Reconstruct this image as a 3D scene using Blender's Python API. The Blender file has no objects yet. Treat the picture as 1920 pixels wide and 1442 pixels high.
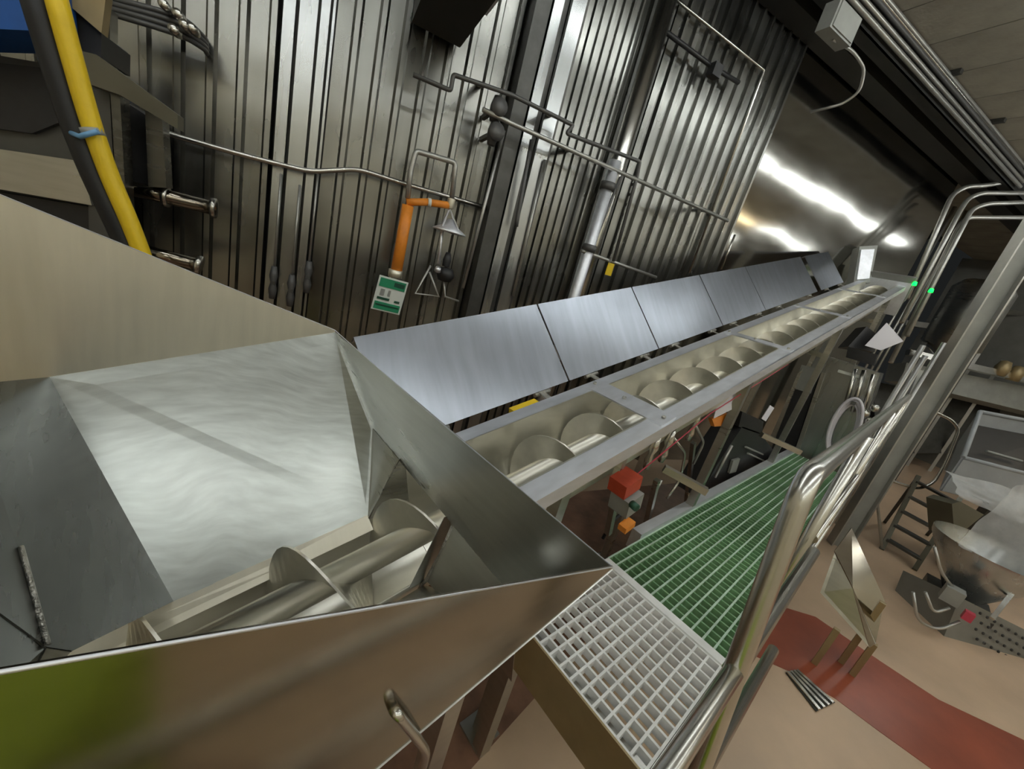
import bpy, bmesh, math, random
from mathutils import Vector, Matrix
random.seed(7)
R = math.radians
col = bpy.context.scene.collection
scn = bpy.context.scene

# ------------------------------------------------------------------ camera
F, CX, CY = 725.0, 960.0, 721.0            # focal length in pixels of the 1920x1442 frame
CH = 2.10                                  # camera height above the floor
AX = Vector((0.7336227, 0.01333989, 0.67942607))      # conveyor heading in (right, up, forward)
AY = Vector((-0.63000497, 0.38813785, 0.67263865))    # left of it
AZ = Vector((0.25473805, 0.92150478, -0.29315093))    # up
cam_d = bpy.data.cameras.new('camera')
cam = bpy.data.objects.new('camera', cam_d)
col.objects.link(cam)
cam_d.sensor_width = 36.0
cam_d.lens = 36.0 * F / 1920.0
cam_d.clip_start = 0.01
m3 = Matrix(((AX.x, AX.y, -AX.z), (AY.x, AY.y, -AY.z), (AZ.x, AZ.y, -AZ.z)))
cam.matrix_world = Matrix.Translation((0, 0, CH)) @ m3.to_4x4()
scn.camera = cam

# ------------------------------------------------------------------ world and exposure
w = bpy.data.worlds.new('world'); scn.world = w
w.use_nodes = True
w.node_tree.nodes['Background'].inputs[0].default_value = (0.55, 0.6, 0.6, 1)
w.node_tree.nodes['Background'].inputs[1].default_value = 0.02
scn.view_settings.view_transform = 'Standard'
scn.view_settings.look = 'None'
scn.view_settings.exposure = 0.0
scn.view_settings.gamma = 1.0
scn.view_settings.use_curve_mapping = False
LAMP = 26.0                                # emission strength of the strip lights

# ------------------------------------------------------------------ frames and unprojection
def ray(px, py):
    c = Vector(((px-CX)/F, (CY-py)/F, 1.0))
    return Vector((AX.dot(c), AY.dot(c), AZ.dot(c)))
O = Vector((0, 0, CH))
def D(px, py, k): return O + ray(px, py)*k                     # by depth
def HZ(px, py, z): r = ray(px, py); return O + r*((z-CH)/r.z)  # on a level
def HX(px, py, x): r = ray(px, py); return O + r*(x/r.x)
def HY(px, py, y): r = ray(px, py); return O + r*(y/r.y)
# conveyor frame: u up the incline, v = y, w square to the incline
TH = math.atan(0.27); CT, ST = math.cos(TH), math.sin(TH)
def C(u, v, w): return Vector((u*CT-w*ST, v, u*ST+w*CT+CH))
EU, EV, EW = Vector((CT, 0, ST)), Vector((0, 1, 0)), Vector((-ST, 0, CT))
# room frame: s along the corrugated wall, d out of it
AL = R(-17.3)
WD = Vector((math.cos(AL), math.sin(AL), 0)); WN = Vector((-math.sin(AL), math.cos(AL), 0))
WDIST = 3.5
def WP(s, d, z): return WD*s + WN*(WDIST-d) + Vector((0, 0, z))
def HW(px, py, d=0.0):
    r = ray(px, py); return O + r*((WDIST-d)/(WN.dot(r)))
def SW(px, py, d=0.0): return HW(px, py, d).dot(WD)

# ------------------------------------------------------------------ materials
MATS = {}
def mat(name, rgb, rough=0.5, metal=0.0, noise=0.0, nscale=8.0, stretch=None, bump=0.0, bscale=40.0,
        emit=None, estr=0.0, alpha=1.0, trans=0.0, rvar=0.0, spec=None):
    m = bpy.data.materials.new(name); m.use_nodes = True
    nt = m.node_tree; b = nt.nodes['Principled BSDF']
    b.inputs['Base Color'].default_value = (*rgb, 1)
    b.inputs['Roughness'].default_value = rough
    b.inputs['Metallic'].default_value = metal
    if spec is not None: b.inputs['Specular IOR Level'].default_value = spec
    tc = nt.nodes.new('ShaderNodeTexCoord'); mp = nt.nodes.new('ShaderNodeMapping')
    nt.links.new(tc.outputs['Object'], mp.inputs[0])
    if stretch: mp.inputs['Scale'].default_value = stretch
    if noise or rvar:
        n = nt.nodes.new('ShaderNodeTexNoise'); n.inputs['Scale'].default_value = nscale
        n.inputs['Detail'].default_value = 5; n.inputs['Roughness'].default_value = 0.6
        nt.links.new(mp.outputs[0], n.inputs['Vector'])
        if noise:
            cr = nt.nodes.new('ShaderNodeValToRGB')
            cr.color_ramp.elements[0].position = 0.3; cr.color_ramp.elements[1].position = 0.7
            cr.color_ramp.elements[0].color = (*[max(0, c*(1-noise)) for c in rgb], 1)
            cr.color_ramp.elements[1].color = (*[min(1, c*(1+noise)) for c in rgb], 1)
            nt.links.new(n.outputs['Fac'], cr.inputs[0]); nt.links.new(cr.outputs[0], b.inputs['Base Color'])
        if rvar:
            mr = nt.nodes.new('ShaderNodeMapRange')
            mr.inputs['From Min'].default_value = 0.3; mr.inputs['From Max'].default_value = 0.7
            mr.inputs['To Min'].default_value = max(0.02, rough-rvar); mr.inputs['To Max'].default_value = rough+rvar
            nt.links.new(n.outputs['Fac'], mr.inputs['Value']); nt.links.new(mr.outputs[0], b.inputs['Roughness'])
    if bump:
        n2 = nt.nodes.new('ShaderNodeTexNoise'); n2.inputs['Scale'].default_value = bscale
        n2.inputs['Detail'].default_value = 3
        nt.links.new(mp.outputs[0], n2.inputs['Vector'])
        bp = nt.nodes.new('ShaderNodeBump'); bp.inputs['Strength'].default_value = bump
        bp.inputs['Distance'].default_value = 0.02
        nt.links.new(n2.outputs['Fac'], bp.inputs['Height']); nt.links.new(bp.outputs[0], b.inputs['Normal'])
    if emit:
        b.inputs['Emission Color'].default_value = (*emit, 1); b.inputs['Emission Strength'].default_value = estr
    if alpha < 1: b.inputs['Alpha'].default_value = alpha
    if trans: b.inputs['Transmission Weight'].default_value = trans
    MATS[name] = m
    return m

def steel(name, rgb, rough, cloud=0.12, cscale=2.5, streak=0.10, sscale=(30, 3, 3), distort=0.0, wave=0.0, wscale=1.5, rv=0.06):
    m = bpy.data.materials.new(name); m.use_nodes = True
    nt = m.node_tree; b = nt.nodes['Principled BSDF']; L = nt.links.new
    b.inputs['Metallic'].default_value = 1.0
    tc = nt.nodes.new('ShaderNodeTexCoord')
    def noise(scale, vec, det=2.0, dist=0.0):
        n = nt.nodes.new('ShaderNodeTexNoise'); n.inputs['Scale'].default_value = scale
        n.inputs['Detail'].default_value = det; n.inputs['Distortion'].default_value = dist
        L(vec, n.inputs['Vector']); return n.outputs['Fac']
    mp = nt.nodes.new('ShaderNodeMapping'); mp.inputs['Scale'].default_value = sscale
    L(tc.outputs['Object'], mp.inputs[0])
    if distort:
        va = nt.nodes.new('ShaderNodeVectorMath'); va.operation = 'MULTIPLY_ADD'
        nn_ = nt.nodes.new('ShaderNodeTexNoise'); nn_.inputs['Scale'].default_value = 1.6
        L(tc.outputs['Object'], nn_.inputs['Vector']); L(nn_.outputs['Color'], va.inputs[0])
        va.inputs[1].default_value = (distort,)*3; L(tc.outputs['Object'], va.inputs[2]); L(va.outputs[0], mp.inputs[0])
    c = noise(cscale, tc.outputs['Object'], 3.0, 0.4); st_ = noise(1.0, mp.outputs[0], 3.0)
    def madd(x, mul, add):
        q = nt.nodes.new('ShaderNodeMath'); q.operation = 'MULTIPLY_ADD'
        L(x, q.inputs[0]); q.inputs[1].default_value = mul; q.inputs[2].default_value = add; return q.outputs[0]
    def add(x, y):
        q = nt.nodes.new('ShaderNodeMath'); q.operation = 'ADD'; L(x, q.inputs[0]); L(y, q.inputs[1]); return q.outputs[0]
    val = add(madd(c, cloud*4, 1-cloud*2), madd(st_, streak*4, -streak*2))
    vm = nt.nodes.new('ShaderNodeVectorMath'); vm.operation = 'SCALE'; vm.inputs[0].default_value = rgb
    L(val, vm.inputs['Scale']); L(vm.outputs[0], b.inputs['Base Color'])
    L(add(madd(c, -rv*4, rough+rv*2), madd(st_, rv*3, -rv*1.5)), b.inputs['Roughness'])
    if wave:
        wv = noise(wscale, tc.outputs['Object'], 1.0)
        bp = nt.nodes.new('ShaderNodeBump'); bp.inputs['Strength'].default_value = 1.0; bp.inputs['Distance'].default_value = wave
        L(wv, bp.inputs['Height']); L(bp.outputs[0], b.inputs['Normal'])
    MATS[name] = m; return m
steel('swirl_steel', (0.56, 0.59, 0.565), 0.33, 0.13, 1.6, 0.15, (10, 10, 70), 0.30, 0.012, 1.5, 0.025)
steel('brushed_steel', (0.50, 0.50, 0.47), 0.30, 0.08, 2.5, 0.08, (4, 4, 40), 0.05, 0.01, 2.0, 0.04)
steel('mirror_steel', (0.33, 0.295, 0.24), 0.16, 0.05, 2.0, 0.05, (3, 3, 40), 0.0, 0.008, 2.0, 0.02)
steel('shaded_steel', (0.14, 0.14, 0.133), 0.26, 0.10, 2.5, 0.14, (6, 6, 34), 0.10, 0.01, 2.0, 0.04)  # steel sheet with shade and dark reflections put into the base colour
steel('matt_steel', (0.90, 0.86, 0.73), 0.52, 0.07, 2.5, 0.05, (30, 3, 3), 0.05, 0.0, 1.5, 0.03)
steel('auger_steel', (0.84, 0.82, 0.74), 0.40, 0.08, 4.0, 0.05, (6, 30, 30), 0.05, 0.0, 1.5, 0.04)
steel('lid_steel', (0.42, 0.455, 0.52), 0.32, 0.15, 1.8, 0.10, (22, 2.2, 2.2), 0.10, 0.008, 1.5, 0.015)
steel('flange_steel', (0.86, 0.88, 0.93), 0.52, 0.06, 6.0, 0.06, (3, 30, 30), 0.0, 0.0, 1.5, 0.04)
steel('corrugated', (0.255, 0.255, 0.24), 0.27, 0.20, 1.3, 0.16, (7, 7, 0.5), 0.05, 0.02, 1.6, 0.05)
steel('flat_sheet', (0.44, 0.455, 0.46), 0.27, 0.12, 1.2, 0.10, (14, 14, 0.5), 0.05, 0.01, 1.2, 0.05)
steel('wavy_sheet', (0.38, 0.37, 0.34), 0.12, 0.05, 1.0, 0.05, (3, 3, 12), 0.0, 0.022, 0.7, 0.02)
mat('weld', (0.5, 0.49, 0.45), 0.45, 1.0, noise=0.3, nscale=60, bump=0.5, bscale=150)
mat('dark_steel', (0.10, 0.10, 0.095), 0.45, 0.8, noise=0.2, nscale=6)
mat('pipe_steel', (0.60, 0.59, 0.55), 0.26, 1.0, noise=0.08, nscale=8)
mat('conduit', (0.45, 0.45, 0.43), 0.40, 0.8, noise=0.08, nscale=9)
mat('dark_pipe', (0.12, 0.12, 0.12), 0.5, 0.5)
mat('black_rubber', (0.012, 0.012, 0.014), 0.5)
mat('black_plastic', (0.018, 0.018, 0.020), 0.45, noise=0.2, nscale=12)
mat('yellow_rubber', (0.80, 0.56, 0.015), 0.45, noise=0.05, nscale=20)
mat('blue_tie', (0.16, 0.36, 0.62), 0.4)
mat('blue_plastic', (0.01, 0.09, 0.36), 0.45, noise=0.15, nscale=6)
mat('orange', (0.78, 0.26, 0.025), 0.45, noise=0.1, nscale=20)
mat('red', (0.46, 0.06, 0.025), 0.4, noise=0.15, nscale=15)
mat('pink_red', (0.55, 0.06, 0.10), 0.4)
mat('green_sign', (0.02, 0.27, 0.13), 0.45, noise=0.1, nscale=20)
mat('dark_green', (0.01, 0.07, 0.04), 0.45)
mat('white_sign', (0.72, 0.76, 0.72), 0.45)
mat('white_plastic', (0.72, 0.70, 0.76), 0.35)
mat('paper', (0.75, 0.74, 0.80), 0.7)
mat('green_grating', (0.20, 0.38, 0.20), 0.5, noise=0.35, nscale=2)
mat('green_worn', (0.52, 0.68, 0.56), 0.45, noise=0.2, nscale=3)
mat('white_grating', (0.86, 0.87, 0.86), 0.55, noise=0.08, nscale=14)
mat('grey_panel', (0.24, 0.24, 0.225), 0.42, 0.35, noise=0.12, nscale=3)
mat('grey_paint', (0.30, 0.31, 0.29), 0.5, 0.1, noise=0.12, nscale=4)
mat('olive_box', (0.13, 0.12, 0.085), 0.4, 0.4, noise=0.1, nscale=4)
mat('bin_grey', (0.30, 0.32, 0.34), 0.45, noise=0.08, nscale=6)
mat('shaded_panel', (0.10, 0.10, 0.095), 0.40, 0.4, noise=0.15, nscale=3)  # darkened grey panel; dim light at the left machine is in its colour
mat('brown_steel', (0.36, 0.28, 0.15), 0.40, 0.4, noise=0.12, nscale=5)
mat('lime', (0.34, 0.46, 0.02), 0.5)
mat('film', (0.72, 0.74, 0.76), 0.22, noise=0.1, nscale=10, alpha=0.38, bump=0.4, bscale=9)
mat('clear_film', (0.6, 0.62, 0.62), 0.15, alpha=0.22)
mat('concrete', (0.32, 0.30, 0.25), 0.85, noise=0.18, nscale=2.5, bump=0.15, bscale=30)
mat('dark_bulkhead', (0.028, 0.028, 0.026), 0.55, 0.3, noise=0.2, nscale=3)
mat('room_wall', (0.84, 0.78, 0.62), 0.5, 0.0, noise=0.12, nscale=1.2)
mat('floor_tan', (0.53, 0.385, 0.265), 0.38, noise=0.18, nscale=1.1, bump=0.03, bscale=60, rvar=0.08)
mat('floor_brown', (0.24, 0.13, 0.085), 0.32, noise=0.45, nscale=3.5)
mat('floor_red', (0.29, 0.068, 0.034), 0.30, noise=0.2, nscale=2.5)
mat('green_led', (0.02, 0.5, 0.1), 0.4, emit=(0.0, 1.0, 0.03), estr=9)
mat('lamp_tube', (1, 1, 1), 0.4, emit=(0.96, 1.0, 0.97), estr=LAMP)
mat('warm_lamp', (1, 0.9, 0.7), 0.4, emit=(1.0, 0.80, 0.48), estr=12)
mat('lamp_body', (0.7, 0.7, 0.7), 0.5)
mat('wood_light', (0.62, 0.48, 0.28), 0.5, noise=0.1, nscale=5)

# ------------------------------------------------------------------ mesh helpers
class MB:
    def __init__(self): self.v = []; self.f = []; self.smooth = []
    def add(self, vs, fs, smooth=False):
        o = len(self.v); self.v += [Vector(p) for p in vs]
        for f in fs: self.f.append([i+o for i in f]); self.smooth.append(smooth)
        return self
    def box(self, c, ax, ay, az):            # centre and three half-extent vectors
        c = Vector(c)
        vs = [c+ax*i+ay*j+az*k for k in (-1, 1) for j in (-1, 1) for i in (-1, 1)]
        fs = [(0, 2, 3, 1), (4, 5, 7, 6), (0, 1, 5, 4), (2, 6, 7, 3), (0, 4, 6, 2), (1, 3, 7, 5)]
        return self.add(vs, fs)
    def bar(self, a, b, wd, hd, side=None):  # square bar from a to b
        a, b = Vector(a), Vector(b); t = (b-a).normalized()
        up = side or (Vector((0, 0, 1)) if abs(t.z) < 0.9 else Vector((1, 0, 0)))
        x = t.cross(up).normalized(); y = x.cross(t).normalized()
        return self.box((a+b)/2, (b-a)/2, x*(wd/2), y*(hd/2))
    def prism(self, poly, off):              # polygon with thickness vector
        n = len(poly); poly = [Vector(p) for p in poly]; off = Vector(off)
        vs = poly+[p+off for p in poly]
        fs = [tuple(range(n))[::-1], tuple(range(n, 2*n))]
        fs += [(i, (i+1) % n, n+(i+1) % n, n+i) for i in range(n)]
        return self.add(vs, fs)
    def sheet(self, poly, t):
        a, b, c = [Vector(p) for p in poly[:3]]
        return self.prism(poly, (b-a).cross(c-a).normalized()*t)
    def tube(self, pts, r, seg=12, bend=0.0, cap=True):
        pts = [Vector(p) for p in pts]
        if bend and len(pts) > 2:
            q = [pts[0]]
            for i in range(1, len(pts)-1):
                a, b, c = pts[i-1], pts[i], pts[i+1]
                d1, d2 = (a-b), (c-b); k = min(bend, d1.length*0.45, d2.length*0.45)
                p0, p2 = b+d1.normalized()*k, b+d2.normalized()*k
                for j in range(7):
                    t = j/6; q.append(p0*(1-t)**2+b*2*t*(1-t)+p2*t*t)
            q.append(pts[-1]); pts = q
        rr = r if isinstance(r, (list, tuple)) else [r]*len(pts)
        t0 = (pts[1]-pts[0]).normalized()
        x = t0.cross(Vector((0.13, 0.29, 0.95))).normalized()
        vs = []; prev = t0
        for i, p in enumerate(pts):
            t = ((pts[min(i+1, len(pts)-1)]-p).normalized()+(p-pts[max(i-1, 0)]).normalized())
            t = t.normalized() if t.length > 1e-6 else prev
            x = (x-t*x.dot(t)).normalized(); y = t.cross(x); prev = t
            vs += [p+(x*math.cos(a)+y*math.sin(a))*rr[i] for a in [2*math.pi*j/seg for j in range(seg)]]
        n = len(pts); fs = []
        for i in range(n-1):
            for j in range(seg):
                fs.append((i*seg+j, i*seg+(j+1) % seg, (i+1)*seg+(j+1) % seg, (i+1)*seg+j))
        self.add(vs, fs, True)
        if cap:
            o = len(self.v)-n*seg
            self.f.append(list(range(o, o+seg))[::-1]); self.smooth.append(False)
            self.f.append(list(range(o+(n-1)*seg, o+n*seg))); self.smooth.append(False)
        return self
    def cyl(self, a, b, r, r2=None, seg=18): return self.tube([a, b], [r, r if r2 is None else r2], seg)
    def lathe(self, base, axis, prof, seg=24):   # prof: (radius, height)
        axis = Vector(axis).normalized(); x = axis.orthogonal().normalized(); y = axis.cross(x)
        vs = []; n = len(prof)
        for rr, h in prof:
            vs += [Vector(base)+axis*h+(x*math.cos(a)+y*math.sin(a))*rr for a in [2*math.pi*j/seg for j in range(seg)]]
        fs = [(i*seg+j, i*seg+(j+1) % seg, (i+1)*seg+(j+1) % seg, (i+1)*seg+j) for i in range(n-1) for j in range(seg)]
        return self.add(vs, fs, True)
    def build(self, name, material, parent=None, fix=True):
        me = bpy.data.meshes.new(name)
        me.from_pydata([tuple(p) for p in self.v], [], self.f)
        me.polygons.foreach_set('use_smooth', self.smooth)
        if fix:
            bm = bmesh.new(); bm.from_mesh(me); bmesh.ops.recalc_face_normals(bm, faces=bm.faces); bm.to_mesh(me); bm.free()
        me.materials.append(MATS[material])
        o = bpy.data.objects.new(name, me); col.objects.link(o)
        if parent is not None: attach(o, parent)
        return o
def attach(o, parent):
    o.parent = parent
    if parent.type == 'EMPTY': o.matrix_parent_inverse = Matrix.Translation(-parent.location)
def tag(o, label, cat, group=None, kind=None):
    o['label'] = label; o['category'] = cat
    if group: o['group'] = group
    if kind: o['kind'] = kind
    return o
def thing(name, label, cat, loc, group=None):
    o = bpy.data.objects.new(name, None); o.empty_display_size = 0.1
    o.location = loc; col.objects.link(o)
    return tag(o, label, cat, group)
def struct(name, o=None):
    if o is None:
        o = bpy.data.objects.new(name, None); o.empty_display_size = 0.1; col.objects.link(o)
    o['kind'] = 'structure'; return o
def mirror_copy(o, parent, loc):
    c = o.copy(); col.objects.link(c); c.parent = parent; c.location = loc; return c

# ================================================================== THE ROOM
S0, S1, DR = -3.6, 8.35, 8.2               # wall extents along s, room width
SF = 14.5                                  # the far wall
CEIL = CH+3.05
Zv = Vector((0, 0, 1))
# floor
fl = MB().box(WP((S0+SF)/2, DR/2-0.6, -0.05), WD*((SF-S0)/2+0.3), WN*(DR/2+1.0), Zv*0.05).build('floor', 'floor_tan')
struct('floor', fl)
up_ = [HZ(x, y, 0.0) for x, y in ((1440, 1130), (1529, 1157), (1650, 1240), (1759, 1312), (1917, 1387))]
lo_ = [HZ(x, y, 0.0) for x, y in ((1746, 1442), (1646, 1370), (1567, 1311), (1475, 1257), (1380, 1215))]
ext = (up_[-1]-up_[1]).normalized()*3.2
band = up_+[up_[-1]+ext, lo_[0]+ext*1.15]+lo_
b = MB().prism(band, (0, 0, 0.003)).build('painted_band', 'floor_red', fl)
b['label'] = 'dark red painted walkway band on the tan floor'
br = MB().prism([Vector((x, y, 0)) for x, y in ((-3.0, -1.1), (-0.2, -1.0), (0.95, -0.1), (1.0, 0.6), (2.2, 0.75), (5.5, 0.75), (5.5, 1.4), (-1.5, 3.0), (-3.0, 2.6))], (0, 0, 0.002)).build('brown_area', 'floor_brown', fl)  # mottled brown patch laid over the tan floor
br['label'] = 'mottled dark brown floor area under the hopper and conveyor'
# far, right and rear walls (seen directly or in the steel)
struct('wall_far', MB().box(WP(SF+0.1, DR/2-0.5, CEIL/2), WD*0.1, WN*(DR/2+1.2), Zv*(CEIL/2)).build('wall_far', 'grey_panel'))
struct('wall_right', MB().box(WP((S0+SF)/2, DR+0.1, CEIL/2), WD*((SF-S0)/2), WN*0.1, Zv*(CEIL/2)).build('wall_right', 'room_wall'))
struct('wall_rear', MB().box(WP(S0-0.1, DR/2-0.3, CEIL/2), WD*0.1, WN*(DR/2+0.6), Zv*(CEIL/2)).build('wall_rear', 'room_wall'))
# the corrugated wall
wl = MB().box(WP((S0+S1)/2, -0.12, CEIL/2), WD*((S1-S0)/2), WN*0.05, Zv*(CEIL/2)).build('wall_left', 'dark_steel')
struct('wall_left', wl)
struct('wall_return', MB().box(WP(S1-0.05, -0.75, CEIL/2), WD*0.05, WN*0.6, Zv*(CEIL/2)).build('wall_return', 'flat_sheet'))
def corrugated(sa, sb, pitch, depth, za=0.0, zb=CEIL, off=0.0, material='corrugated'):
    prof = []; n = max(1, round((sb-sa)/pitch)); p = (sb-sa)/n
    for i in range(n):
        a = sa+i*p
        prof += [(a, 0), (a+0.60*p, 0), (a+0.70*p, depth), (a+0.90*p, depth)]
    prof.append((sb, 0))
    vs = []; fs = []
    for z in (za, zb): vs += [WP(s, off+d, z) for s, d in prof]
    for z in (za, zb): vs += [WP(s, off-0.03, z) for s, d in (prof[0], prof[-1])]
    k = len(prof); fs = [(i, i+1, k+i+1, k+i) for i in range(k-1)]
    fs += [(2*k, 2*k+2, 2*k+3, 2*k+1), (0, k, 2*k+2, 2*k), (k-1, 2*k+1, 2*k+3, 2*k-1)]
    return MB().add(vs, fs).build('corrugated_panel', material, wl)
def flat(sa, sb, d0, d1, material='flat_sheet', name='flat_panel', za=0.0, zb=CEIL):
    return MB().box(WP((sa+sb)/2, (d0+d1)/2, (za+zb)/2), WD*((sb-sa)/2), WN*((d1-d0)/2), Zv*((zb-za)/2)).build(name, material, wl)
sA, sB, sC, sD = SW(585, 150), SW(625, 100), SW(968, 100), SW(1000, 60)
corrugated(S0, sA-0.20, 0.155, 0.03)
flat(sA-0.185, sA-0.12, -0.02, 0.05, 'flat_sheet', 'joint_strip')
flat(sA-0.10, sA, -0.02, 0.03, 'flat_sheet', 'joint_strip')
flat(sA+0.02, sA+0.07, -0.02, 0.06, 'flat_sheet', 'joint_strip')
flat(sA+0.085, sB-0.01, -0.02, 0.03, 'flat_sheet', 'joint_strip')
corrugated(sB, sC, 0.155, 0.03)
flat(sC, sD+0.02, -0.03, 0.20, 'dark_steel', 'dark_jamb')
sE, sF2, sG = SW(1048, 40, .2), SW(1062, 40, .2), SW(1090, 40, .2)
flat(sD+0.03, sE, 0.0, 0.22)
flat(sE+0.005, sF2, 0.0, 0.17, 'dark_steel', 'panel_gap')
flat(sF2+0.005, sG, 0.0, 0.22)
flat(sG+0.005, sG+0.05, 0.0, 0.15, 'dark_steel', 'panel_gap')
sH, sI = SW(1200, 90, .12), SW(1255, 90, .05)
corrugated(sG+0.06, sH, 0.085, 0.025, off=0.12)
flat(sH+0.01, sI-0.03, -0.03, 0.02, 'dark_steel', 'panel_gap')  # dark strip stands in for the thick pipe's shadow
sJ = SW(1441, 260)
corrugated(sI, sJ, 0.135, 0.035)
flat(sJ+0.005, S1, -0.05, -0.01, 'wavy_sheet', 'polished_sheet')
# ceiling of concrete planks
ce = MB().box(WP((S0+SF)/2, DR/2-0.6, CEIL+0.14), WD*((SF-S0)/2+0.3), WN*(DR/2+1.0), Zv*0.05).build('ceiling', 'concrete')
struct('ceiling', ce)
pk = None; ps = 0.62
for i in range(int((SF-S0)/ps)+1):
    c = WP(S0+ps*(i+0.5), DR/2-0.6, CEIL+0.045)
    if pk is None:
        pk = MB().box((0, 0, 0), WD*(ps/2-0.006), WN*(DR/2+0.9), Zv*0.045).build('ceiling_plank', 'concrete', ce)
        pk.location = c
    else: mirror_copy(pk, ce, c)

# bulkhead beam along the wall head
zb_ = HW(1412, 0).z
bh = MB().box(WP((S0+SF)/2, 0.14, (zb_+CEIL)/2+0.0), WD*((SF-S0)/2), WN*0.12, Zv*((CEIL-zb_)/2)).build('trim_1', 'dark_bulkhead')
struct('trim_1', bh)
bh2 = MB()
for d0, zz in ((0.52, zb_+0.13),):
    bh2.box(WP((S0+SF)/2, d0, zz), WD*((SF-S0)/2), WN*0.012, Zv*0.15)
bh2.box(WP((S0+SF)/2, 0.46, zb_-0.012), WD*((SF-S0)/2), WN*0.07, Zv*0.008)
o = bh2.build('trim_2', 'dark_bulkhead'); struct('trim_2', o)

# ------------------------------------------------------------------ ceiling strip lights (out of view, placed to light the room, mirrored in the steel)
LN = ('first', 'second', 'third', 'fourth', 'fifth', 'sixth')
def strip(s, d, z, n, row, length=2.4, glow='lamp_tube', r=0.028):
    c = WP(s, d, z)
    t = thing('strip_light', f'white ceiling strip light, {n} from the rear in the {row}', 'light', c, 'ceiling strip lights')
    MB().box(c+Zv*0.05, WD*(length/2), WN*0.07, Zv*0.03).build('housing', 'lamp_body', t)
    MB().tube([c-WD*(length/2-0.03), c+WD*(length/2-0.03)], r, 10).build('lamp_tube', glow, t)
    MB().bar(c+WD*0.8+Zv*0.08, c+WD*0.8+Zv*(CEIL-z), 0.02, 0.02).build('hanger', 'conduit', t)
    MB().bar(c-WD*0.8+Zv*0.08, c-WD*0.8+Zv*(CEIL-z), 0.02, 0.02).build('hanger', 'conduit', t)
for i in range(6):
    strip(-1.7+i*2.52, 2.05, CEIL-0.30, LN[i], 'row above the conveyor')
    strip(-1.3+i*2.7, 4.7, CEIL-0.30, LN[i], 'row above the walkway', glow='warm_lamp' if i == 4 else 'lamp_tube', r=0.05 if i == 4 else 0.028)
    strip(-1.7+i*2.7, 7.1, CEIL-0.30, LN[i], 'added row beside the right wall')  # unseen row, added to light the room

# ================================================================== SCREW CONVEYOR
W0 = -0.929; AY0, AW, RA = 0.912, -1.10, 0.150
YF, YB = 0.752, 1.072
UH, UE = 0.44, 7.38
cv = thing('screw_conveyor', 'long inclined stainless screw conveyor with its lids standing open', 'conveyor', (3.2, AY0, 0))
def trough_profile(top, n=18, gap=0.0):
    r = (YB-YF)/2+gap; yc = (YB+YF)/2; p = [(YF-gap, top)]
    for i in range(n+1):
        a = math.pi+math.pi*i/n; p.append((yc+r*math.cos(a), AW+r*math.sin(a)))
    p.append((YB+gap, top)); return p
def u_trough(ua, ub, top, name, material, parent):
    pi_, po = trough_profile(top), trough_profile(top, gap=0.005)
    n = len(pi_); vs = []
    for u in (ua, ub): vs += [C(u, *q) for q in pi_]+[C(u, *q) for q in po]
    fs = []
    for i in range(n-1):
        fs += [(i, i+1, 2*n+i+1, 2*n+i), (n+i, 3*n+i, 3*n+i+1, n+i+1), (i, n+i, n+i+1, i+1), (2*n+i, 2*n+i+1, 3*n+i+1, 3*n+i)]
    fs += [(0, 2*n, 3*n, n), (n-1, 2*n-1, 4*n-1, 3*n-1)]
    return MB().add(vs, fs, True).build(name, material, parent)
def csmooth(o, ang=35):
    for p in o.data.polygons: p.use_smooth = True
    try: o.data.set_sharp_from_angle(angle=R(ang))
    except Exception: pass
    return o
csmooth(u_trough(UH, UE, W0, 'trough', 'auger_steel', cv))
csmooth(u_trough(-0.72, UH-0.002, AW-0.002, 'inlet_trough', 'auger_steel', cv))
def cbox(u0, u1, v0, v1, w0, w1):
    return MB().box(C((u0+u1)/2, (v0+v1)/2, (w0+w1)/2), EU*((u1-u0)/2), EV*((v1-v0)/2), EW*((w1-w0)/2))
m = cbox(UH+0.01, UE, 0.662, YF-0.006, W0-0.008, W0); m.box(C((UH+UE)/2, 0.665, W0-0.03), EU*((UE-UH)/2), EV*0.004, EW*0.03)
m.build('flange', 'flange_steel', cv)
cbox(UH+0.01, UE, YB+0.006, YB+0.075, W0-0.012, W0).build('flange', 'flange_steel', cv)
for k, (ua, ub) in enumerate(((1.475, 1.60), (3.10, 3.17), (4.62, 4.69), (6.15, 6.21))):
    m = cbox(ua, ub, 0.672, YB+0.06, W0+0.0005, W0+0.008)
    cb = m.build('cross_bar', 'flange_steel', cv)
    for v in (0.70, 0.92, 1.11):
        c = C((ua+ub)/2, v, W0+0.008)
        MB().cyl(c, c+EW*0.010, 0.010, seg=6).build('bolt', 'weld', cb)
cbox(UE, UE+0.012, 0.62, 1.18, AW-0.22, W0+0.05).build('end_plate', 'flange_steel', cv)
MB().tube([C(-0.70, AY0, AW), C(UE, AY0, AW)], 0.044, 20).build('auger_shaft', 'auger_steel', cv)
def helix(u0, u1, pitch, r0, r1, phase, step=24):
    n = int((u1-u0)/pitch*step); vs = []; fs = []
    th = 0.0035
    for i in range(n+1):
        u = u0+(u1-u0)*i/n; a = phase+2*math.pi*(u-u0)/pitch
        for side in (-th, th):
            for rr in (r0, r1): vs.append(C(u+side, AY0+rr*math.cos(a), AW+rr*math.sin(a)))
    for i in range(n):
        a, b_ = i*4, i*4+4
        fs += [(a, a+1, b_+1, b_), (a+2, b_+2, b_+3, a+3), (a+1, a+3, b_+3, b_+1)]
    m = MB().add(vs, fs, True); return m
PITCH = 0.326
hx = helix(0.052-PITCH*2.4, UE-0.05, PITCH, 0.043, RA, R(90)-2*math.pi*2.4).build('auger_flight', 'auger_steel', cv)
csmooth(hx, 40)
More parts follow.
